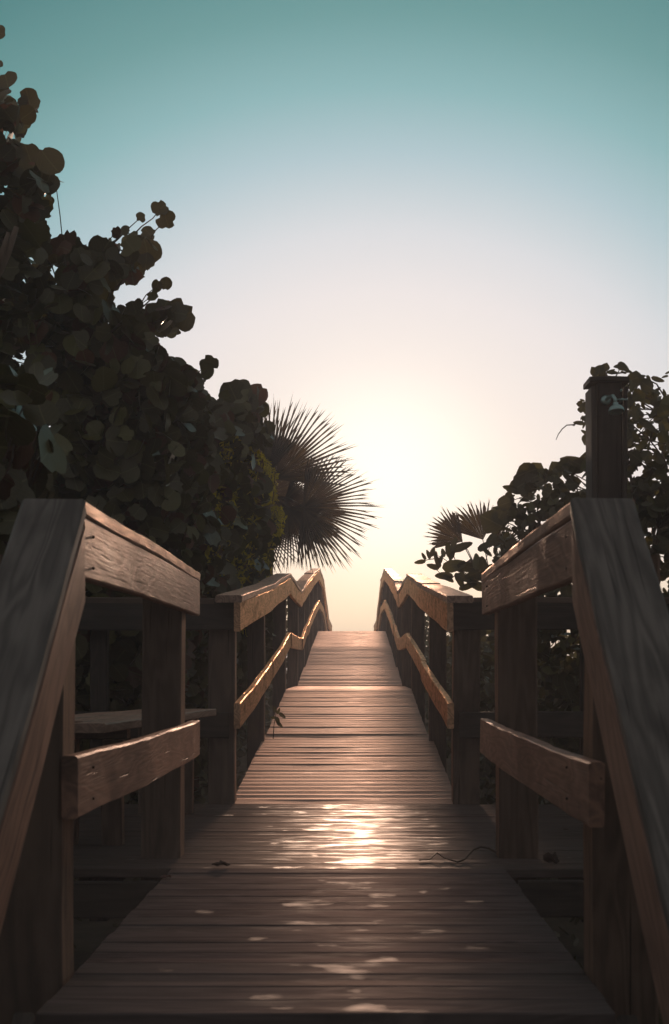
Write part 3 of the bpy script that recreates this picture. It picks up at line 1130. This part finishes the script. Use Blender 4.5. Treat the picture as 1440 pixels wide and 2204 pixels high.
# the bright bare fork low in the crown at the left edge
fk = empty('bare_branch', P(-10, 640, 8.25), 'thick bare sea grape limb catching orange light at the left edge', 'branch')
tube_obj('limb', [P(-40, 650, 8.3), P(0, 580, 8.25), P(18, 540, 8.22), P(36, 488, 8.2)], [.028, .024, .02, .014], M_BARK, fk, 10)
tube_obj('limb', [P(-12, 600, 8.24), P(6, 540, 8.2), P(18, 500, 8.18)], [.02, .015, .01], M_BARK, fk, 10)

# small leaved shrub in front, yellow green where the light comes through
SHR = [(600, 1290), (590, 1235), (585, 1190), (612, 1150), (618, 1110), (600, 1070), (602, 1020), (570, 975), (540, 960), (510, 925), (470, 930), (440, 990), (455, 1080), (440, 1170), (430, 1290), (445, 1420), (500, 1440)]


def d_shr(u, v):
    return np.interp(u, [430, 520, 620], [10.6, 12.6, 15.2])


pos, size = fill(SHR, 6500, d_shr, 1.3, .04, .068, .3, .45, .35)
root = empty('leafy_shrub', (-1.25, 13.4, -.4), 'small leaved yellow green shrub between the sea grapes and the left ramp railing', 'shrub')
grow_wood(root, (-1.25, 13.4, -.4), pos, 8, .03, 120)
bake('foliage', TINY, pos, size, leaf_frames(len(pos), .3, -.4), M_SHRUB, root)

# ------------------------------------------------------------------ fan palms
def fan_mesh(name, Rr, spread, nseg, seed, web=.5, droop=.25):
    r = random.Random(seed)
    V, F, U = [], [], []
    for i in range(nseg):
        a = math.radians(-spread / 2 + spread * (i + .5) / nseg)
        da = math.radians(spread / nseg) * .5
        ln = Rr * (1 - .22 * abs(2 * (i + .5) / nseg - 1) ** 2) * r.uniform(.88, 1.05)
        b = len(V)
        side = 1 if i % 2 else -1

        def pt(rad, ang, z):
            rr = rad
            dz = -droop * Rr * (rad / Rr) ** 2.6
            return (math.sin(ang) * rr, math.cos(ang) * rr, z + dz)
        wr = web * r.uniform(.85, 1.12) * Rr
        V += [pt(.0, a, 0), pt(wr * .55, a - da, .012), pt(wr * .55, a, -.012), pt(wr * .55, a + da, .012),
              pt(wr, a - da, .016), pt(wr, a, -.014), pt(wr, a + da, .016)]
        dv = r.uniform(-.03, .03)
        V += [pt(wr + (ln - wr) * .55, a - da * .33 + dv * .4, .006), pt(wr + (ln - wr) * .55, a + dv * .4, -.008), pt(wr + (ln - wr) * .55, a + da * .33 + dv * .4, .006)]
        # split, threadlike tips
        V += [pt(ln * r.uniform(1.0, 1.12), a + dv - .014, 0), pt(ln * r.uniform(.95, 1.1), a + dv + .018, 0), pt(wr + (ln - wr) * .8, a + dv * .7 - da * .05, 0), ]
        F += [tuple(b + k for k in f) for f in ((0, 1, 2), (0, 2, 3), (1, 4, 5, 2), (2, 5, 6, 3), (4, 7, 8, 5), (5, 8, 9, 6), (7, 12, 8), (8, 12, 9), (7, 10, 12), (12, 11, 9))]
    me = bpy.data.meshes.new(name)
    me.from_pydata(V, [], F)
    ul = me.uv_layers.new(name='UVMap')
    for lp in me.loops:
        ul.data[lp.index].uv = (.2, .3)
    me.materials.append(M_PALM)
    return me


def frond(root, crown, hub, tipdir, normal, Rr, spread=230, nseg=46, seed=1, droop=.22, web=.5, pr=.016):
    hub = Vector(hub)
    y = Vector(tipdir).normalized()
    z = Vector(normal)
    z = (z - y * z.dot(y)).normalized()
    x = y.cross(z)
    Mx = Matrix.Translation(hub) @ Matrix((x, y, z)).transposed().to_4x4()
    fr = bpy.data.objects.new('frond', fan_mesh('frond', Rr, spread, nseg, seed, web, droop))
    COL.objects.link(fr)
    fr.parent = root
    fr.matrix_local = Matrix.Translation(root.location).inverted() @ Mx
    pts = curve_pts(crown, hub + y * .02, 6, .08 * Rr, 0)
    vs, fs = tube(pts, [pr * 1.3, pr * 1.1, pr, pr * .9, pr * .8, pr * .6], 6)
    me = bpy.data.meshes.new('petiole')
    inv = Mx.inverted()
    me.from_pydata([tuple(inv @ v) for v in vs], [], fs)
    me.materials.append(M_PALM)
    pe = bpy.data.objects.new('petiole', me)
    COL.objects.link(pe)
    pe.parent = fr
    return fr


DP = 24.0
crown = P(572, 1075, DP)
pl = empty('fan_palm', (crown.x, DP, ground_z(crown.x, DP)), 'tall fan palm whose fronds spread towards the low sun above the left railing', 'palm')
tube_obj('trunk', curve_pts((crown.x - .1, DP, ground_z(crown.x, DP) - .1), crown, 9, 0, .03), [.17, .155, .15, .15, .145, .14, .14, .13, .1], M_BARK, pl, 14)
# hub pixel, direction angle (deg, 0=right, 90=up), radius px, spread, depth offset, tilt
for k, (u, v, a, r, sp_, dd, tx, ty) in enumerate([
        (592, 1032, 56, 184, 125, .2, .1, .35), (652, 1092, -4, 158, 185, -.35, .25, .1), (622, 1094, -85, 126, 210, -.1, .1, -.3), (590, 1030, 112, 158, 70, .5, -.2, .2),
        (560, 1130, -110, 120, 200, .3, -.2, -.2), (520, 1040, 150, 150, 200, .3, -.3, .1), (575, 1020, 80, 140, 70, -.7, 0, .5),
        (648, 1112, -52, 112, 80, .45, .2, -.1), (612, 1078, -20, 96, 190, .6, .1, .1), (580, 1060, 20, 105, 220, .7, .1, .1)]):
    hub = P(u, v, DP + dd)
    t = Vector((math.cos(math.radians(a)), -.12, math.sin(math.radians(a))))
    frond(pl, crown, hub, t, (tx, -1, ty), r * DP / FPX, sp_, max(16, int(sp_ * .25)), 10 + k, .18, .5)

DQ = 17.0
pq = empty('palmetto', P(1065, 1330, DQ), 'small palmetto with two spiky fans above the right ramp railing', 'palm')
cr2 = P(1070, 1330, DQ)
for k, (u, v, a, r, sp_, dd) in enumerate([(996, 1166, 146, 88, 96, 0), (1040, 1162, 114, 92, 100, .1), (1015, 1200, -110, 45, 60, .2), (1050, 1215, -120, 40, 70, .25), (1080, 1180, 60, 55, 110, .5)]):
    frond(pq, cr2, P(u, v, DQ + dd), (math.cos(math.radians(a)), -.1, math.sin(math.radians(a))), (.1, -1, .1), r * DQ / FPX, sp_, 15, 60 + k, .1, .68, .007)

# ------------------------------------------------------------------ right: bushes and vine
BUSH = [(1035, 1300), (1062, 1180), (1052, 1112), (1085, 1055), (1125, 1012), (1165, 1008), (1200, 1004), (1240, 985), (1275, 990), (1330, 1000), (1400, 985), (1560, 960), (1560, 1760), (935, 1640), (930, 1450), (985, 1310)]


def d_bush(u, v):
    return np.interp(u, [930, 1060, 1200, 1560], [14.5, 10.6, 9.1, 8.95])


def right_bush(poly, n, thick, base, label, dfun=d_bush, clump=.3, cs=.5, smin=.05, smax=.095, temps=IVY, nmax=285, nb=8, r0=.035, margin=.36, twigs=80):
    pos, size = fill(poly, n, dfun, thick, smin, smax, margin, clump, cs)
    root = empty('leafy_bush', base, label, 'bush', 'bushes on the right')
    grow_wood(root, base, pos, nb, r0, twigs)
    plant_leaves(root, temps, pos, size, leaf_frames(len(pos), .4, .3), M_BUSH, M_BUSH_I, nmax)
    return root


right_bush(clip_u(BUSH, 930, 1200), 2200, 1.0, (1.35, 11.5, -.6), 'dark rounded bush left of the shower post with sky showing through its leaves', clump=.78, cs=.26, smin=.04, smax=.075)
right_bush([(1180, 1060), (1330, 1030), (1560, 1010), (1560, 1760), (1150, 1720)], 3200, 1.8, (2.1, 10.2, -.7), 'dense dark bush at the right edge behind the near railing', clump=.2)
right_bush([(1180, 1060), (1190, 1008), (1240, 985), (1275, 990), (1340, 1000), (1400, 985), (1560, 960), (1560, 1110), (1180, 1110)], 360, .9, (1.9, 10.0, -.7),
           'bush with loose gappy top leaves around the foot of the shower post', clump=.7, cs=.25, nb=6)
VINE = [(1262, 900), (1264, 830), (1276, 792), (1300, 790), (1322, 800), (1330, 783), (1350, 790), (1352, 815), (1390, 808), (1412, 830), (1440, 850), (1500, 860), (1500, 1010), (1262, 1010)]
right_bush(VINE, 480, .7, (1.95, 9.9, -.6), 'tall open bush rising behind the shower post with sky between its leaves', lambda u, v: np.full_like(u, 9.0), clump=.75, cs=.25, nb=7, r0=.03,
           temps=IVY + OVAL, smin=.038, smax=.07)


def explicit_plant(name, label, cat, base, d, leaves, stems, temps, mat, group=None, rs=.004, ratio=1.0):
    """a sprig whose leaves are placed one by one: (u, v, length px, angle deg)"""
    root = empty(name, base, label, cat, group)
    for k, st_ in enumerate(stems):
        pts = [P(u, v, d + .02 * k) for (u, v) in st_]
        tube_obj('stem', pts, [rs * (1.2 - .7 * i / (len(pts) - 1)) for i in range(len(pts))], M_TWIG, root, 6)
    inv = Matrix.Translation(root.location).inverted()
    for k, (u, v, ln, a) in enumerate(leaves):
        c = P(u, v, d + random.uniform(-.06, .06))
        y = Vector((math.cos(math.radians(a)), random.uniform(-.3, .3), math.sin(math.radians(a)))).normalized()
        z = Vector((random.uniform(-.45, .45), -1, random.uniform(-.45, .45)))
        z = (z - y * z.dot(y)).normalized()
        x = y.cross(z)
        s = ln * d / FPX
        o = bpy.data.objects.new('leaf', single_mesh(temps, k % len(temps), mat))
        COL.objects.link(o)
        o.parent = root
        o.matrix_local = inv @ Matrix.Translation(c) @ Matrix((x, y, z)).transposed().to_4x4() @ Matrix.Scale(s, 4)
    return root


def cr(x, y, sc=3.273, ox=860, oy=1000):
    return (ox + x / sc, oy + y / sc)


LV = [(166, 645, 13, 130), (205, 630, 15, 100), (232, 612, 15, 80), (258, 632, 9, 90), (143, 686, 17, 190), (235, 718, 19, 165), (268, 680, 20, 110), (290, 668, 14, 70), (308, 618, 14, 95),
      (352, 605, 22, 100), (385, 560, 22, 70), (370, 640, 15, 60), (440, 580, 30, 20), (312, 782, 27, 170), (345, 800, 18, -20), (385, 715, 34, 10), (410, 735, 22, -40), (490, 722, 34, -10), (520, 700, 24, 60),
      (425, 815, 24, -60), (545, 680, 24, 80), (510, 775, 22, 200), (560, 790, 30, 10), (460, 800, 26, -20), (480, 845, 28, 30), (540, 850, 30, 160), (600, 575, 22, 30), (650, 530, 24, 60), (690, 520, 22, 20),
      (620, 620, 16, -40), (675, 590, 16, 80), (720, 560, 24, 10), (745, 520, 22, 70), (590, 700, 22, 100), (610, 740, 24, 40), (600, 800, 26, -10), (640, 790, 26, 70)]
explicit_plant('leafy_sprig', 'thin sprigs with separate oval leaves reaching left above the right ramp railing', 'plant', P(1030, 1330, 12.0), 12.0,
               [(*cr(x, y), l * 1.6, a) for (x, y, l, a) in LV],
               [[cr(640, 900), cr(520, 800), cr(420, 740), cr(300, 655), cr(230, 625)], [cr(620, 900), cr(480, 600), cr(440, 570)], [cr(560, 860), cr(400, 790), cr(290, 770), cr(240, 720)],
                [cr(640, 860), cr(600, 700), cr(640, 560), cr(700, 520)], [cr(420, 740), cr(380, 640), cr(360, 600)], [cr(300, 655), cr(200, 670), cr(150, 685)]], OVAL, M_BUSH_I)
# big hanging leaves on the skyline of the right bush
def c7(x, y):
    return (880 + x / 2.571, 740 + y / 2.571)


LV2 = [(655, 710, 30, 200), (700, 700, 26, -10), (820, 700, 24, 120), (860, 680, 24, 60), (900, 665, 30, 150), (960, 650, 34, 60), (560, 800, 22, 170), (600, 790, 24, 20), (530, 885, 22, 200),
       (465, 985, 34, 150), (500, 960, 26, 60), (640, 770, 34, 30), (710, 775, 42, 10)]
explicit_plant('leafy_sprig', 'broad drooping leaves along the skyline left of the shower post', 'plant', P(1180, 1250, 9.9), 9.9,
               [(*c7(x, y), l * 1.5, a) for (x, y, l, a) in LV2],
               [[c7(800, 900), c7(760, 760), c7(700, 700)], [c7(950, 860), c7(900, 720), c7(850, 690)], [c7(720, 900), c7(620, 850), c7(540, 880)], [c7(1000, 800), c7(980, 700), c7(950, 650)]], IVY, M_BUSH_I)


def c8(x, y):
    return (1200 + x / 6, 760 + y / 6)


LV3 = [(480, 240, 16, 120), (540, 215, 17, 80), (610, 200, 17, 70), (680, 240, 15, 20), (730, 250, 16, 0), (800, 165, 22, 160), (850, 180, 24, -40), (930, 240, 14, -30), (320, 610, 10, 160), (290, 655, 11, 180),
       (355, 658, 9, 0), (310, 710, 15, -100), (310, 840, 12, 230), (330, 860, 9, 260), (280, 900, 17, 170), (208, 930, 6, 180), (340, 930, 13, -110), (345, 1020, 14, 150), (385, 1110, 20, -115), (375, 745, 14, 120), (380, 850, 14, 90),
       (380, 570, 9, 90), (1090, 300, 16, 20), (1180, 330, 15, -60), (1290, 350, 24, -25), (1380, 520, 17, 110), (1250, 600, 22, 60), (1150, 420, 26, 150), (1000, 330, 28, 20), (1040, 560, 26, 30), (1150, 640, 26, 170),
       (960, 430, 22, 80), (1120, 900, 30, 140), (1190, 960, 26, -40), (1240, 760, 24, 60), (1340, 960, 24, 100), (1400, 920, 22, 30), (1360, 1080, 22, 100), (1100, 1190, 15, 100), (1165, 1190, 16, 90),
       (1030, 1210, 18, 120), (940, 1150, 20, 60), (1420, 1180, 24, 130), (1385, 1230, 15, 100), (1260, 1320, 18, 70), (1330, 1370, 18, 130), (1150, 1330, 22, 60), (1020, 1350, 24, 140), (1425, 255, 10, 20), (1390, 300, 12, 190),
       (950, 620, 26, 60), (1000, 780, 28, 100), (960, 1050, 28, 40), (1010, 1080, 24, 120), (1300, 700, 22, 40), (1420, 640, 26, 60), (1380, 760, 24, 120)]
explicit_plant('climbing_vine', 'climbing vine with single leaves hanging around the top of the shower post', 'vine', (1.9, 9.0, -.6), 8.9,
               [(*c8(x, y), l * 1.25, a) for (x, y, l, a) in LV3],
               [[c8(1420, 1480), c8(1380, 1370), c8(1190, 1120), c8(1000, 960), c8(880, 870), c8(700, 700), c8(400, 620), c8(330, 640)], [c8(1440, 900), c8(1380, 560), c8(1280, 400), c8(1180, 350), c8(1060, 300), c8(940, 240), c8(850, 190)],
                [c8(880, 870), c8(600, 800), c8(380, 900), c8(280, 900), c8(200, 925), c8(120, 930), c8(60, 980), c8(10, 1050), c8(-20, 1120)], [c8(940, 240), c8(700, 270), c8(520, 230)],
                [c8(1190, 1120), c8(1240, 1000), c8(1340, 960)], [c8(1340, 1320), c8(1200, 1290), c8(1040, 1280)]], IVY[:3] + OVAL, M_BUSH_I, rs=.0045)

# ------------------------------------------------------------------ low growth along both sides of the ramp and under the decks
def strip(s, y0, y1, n, name, label, seedv, xa=.98, xb=2.6, ztop=1.0):
    y = y0 + (y1 - y0) * rng.random(n)
    x = s * (xa + (xb - xa) * rng.random(n) ** 1.2)
    dz = np.array([interp(DECK, yy) for yy in y])
    gz = np.array([ground_z(xx, yy) for xx, yy in zip(x, y)])
    top = dz + ztop * (.8 + .2 * np.sin(y * 2.1 + seedv) * np.cos(x * 3))
    z = gz + (np.maximum(top - gz, .1)) * rng.random(n)
    size = rng.uniform(.05, .11, n)
    pos = np.stack([x, y, z], 1)
    base = (s * (xa + xb) / 2, (y0 + y1) / 2, float(gz.mean()))
    root = empty(name, base, label, 'shrub', 'low shrubs along the boardwalk')
    grow_wood(root, base, pos, 6, .02, 30)
    bake('foliage', OVAL + IVY, pos, size, leaf_frames(n, .3, 0), M_BUSH, root)


strip(-1, 9.0, 12.5, 1800, 'low_shrub', 'low dark shrub behind the left posts where the ramp leaves the landing', 1)
strip(-1, 12.5, 18.0, 2600, 'low_shrub', 'low dark shrub behind the middle posts of the left ramp railing', 2)
strip(-1, 18.0, 27.0, 3000, 'low_shrub', 'low dark shrub behind the farthest posts of the left ramp railing', 3, ztop=.9)
strip(1, 9.0, 12.5, 1800, 'low_shrub', 'low dark shrub behind the right posts where the ramp leaves the landing', 4, ztop=.85)
strip(1, 12.5, 18.0, 2600, 'low_shrub', 'low dark shrub behind the middle posts of the right ramp railing', 5, ztop=.8)
strip(1, 18.0, 27.0, 3000, 'low_shrub', 'low dark shrub behind the farthest posts of the right ramp railing', 6, ztop=.75)
strip(-1, 2.5, 5.6, 1500, 'low_shrub', 'dim low shrub on the ground outside the near left railing', 7, xa=.95, xb=2.6, ztop=-.3)
strip(1, 2.5, 5.6, 1500, 'low_shrub', 'dim low shrub on the ground outside the near right railing', 8, xa=.95, xb=2.6, ztop=-.3)
n = 5000
pos = np.stack([rng.uniform(-3.2, 3.2, n), rng.uniform(1.5, 30, n), np.zeros(n)], 1)
pos[:, 2] = [ground_z(a, b) + .03 for a, b in pos[:, :2]]
gc = bake('ground_cover', OVAL, pos, rng.uniform(.04, .09, n), leaf_frames(n, 0, 0), M_BUSH, None)
gc['label'] = 'fallen leaves and creeping plants on the dune sand'

# ------------------------------------------------------------------ small things on the deck
DL = .75 * FPX / (1866 - VY)
M_DEAD, nt, p = new_mat('dead_leaf')
p.inputs['Base Color'].default_value = (.05, .03, .022, 1)
p.inputs['Roughness'].default_value = .6
M_RED, nt, p = new_mat('reddish_leaf')
p.inputs['Base Color'].default_value = (.12, .045, .035, 1)
p.inputs['Roughness'].default_value = .3


def curled_leaf(name, u, v, wpx, mat, label, yaw=0.0, tall=.5, z=0.0):
    d = (CZ - z) * FPX / (v - VY)
    c = P(u, v, d)
    s = wpx * d / FPX
    vs, fs = [], []
    nu, nv = 14, 7
    r = random.Random(int(u))
    for i in range(nu + 1):
        t = i / nu
        for j in range(nv + 1):
            q_ = j / nv - .5
            wd = math.sin(math.pi * min(max(t, .04), .96)) ** .7 * s * .32
            a = q_ * 3.6
            x = (t - .5) * s + math.sin(a) * .1 * s * math.sin(t * 7)
            y = math.sin(a) * wd
            zz = (1 - math.cos(a)) * wd * tall + abs(math.sin(t * 6.3 + 1)) * s * .1 + r.uniform(0, .02) * s + .004
            vs.append((x * math.cos(yaw) - y * math.sin(yaw), x * math.sin(yaw) + y * math.cos(yaw), zz))
    for i in range(nu):
        for j in range(nv):
            a = i * (nv + 1) + j
            fs.append((a, a + 1, a + nv + 2, a + nv + 1))
    me = bpy.data.meshes.new(name)
    me.from_pydata(vs, [], fs)
    for pl_ in me.polygons:
        pl_.use_smooth = True
    o = link_mesh(name, me, mat, None, Matrix.Translation((c.x, c.y, z + .001)))
    tag(o, label, 'leaf')
    return o


curled_leaf('fallen_leaf', 475, 1868, 38, M_DEAD, 'curled dark dead leaf lying on the left of the landing edge', .1, .55)
curled_leaf('fallen_leaf', 357, 1893, 26, M_RED, 'small reddish leaf at the deck edge by the foot of the left post', .6, .4)
curled_leaf('fallen_leaf', 1186, 1862, 40, M_DEAD, 'upright curled brown leaf beside the foot of the right post', -.9, 1.4)
curled_leaf('fallen_leaf', 1217, 1790, 14, M_DEAD, 'tiny dark leaf on the landing right of the right post', .3, .4)
tw = [(902, 1852), (925, 1850), (940, 1842), (958, 1848), (985, 1856), (1000, 1850), (1018, 1836), (1035, 1829), (1052, 1832), (1068, 1842)]
pts = []
for i, (u, v) in enumerate(tw):
    d = .745 * FPX / (max(v, 1846) - VY)
    p_ = P(u, max(v, 1846), d)
    p_.z = .006 + (1852 - v) * d / FPX * (1 if v < 1848 else 0)
    pts.append(p_)
tt = tube_obj('fallen_twig', pts, [.002, .0025, .003, .003, .0035, .004, .0045, .005, .005, .005], M_DEAD, None, 6)
tag(tt, 'thin dark twig lying across the planks by the foot of the right post', 'twig')
# green sprig growing up between ramp and post
LV4 = [(600, 1530, 16, 60), (608, 1540, 20, -35), (598, 1552, 20, -70), (592, 1527, 14, 110), (603, 1560, 18, -50), (590, 1545, 15, 180)]
explicit_plant('green_sprig', 'small green sprig growing through beside the left edge of the ramp', 'plant', P(588, 1590, 11.1), 11.1,
               LV4, [[(588, 1590), (590, 1560), (594, 1535), (600, 1525)]], OVAL, M_BUSH_I, rs=.003)
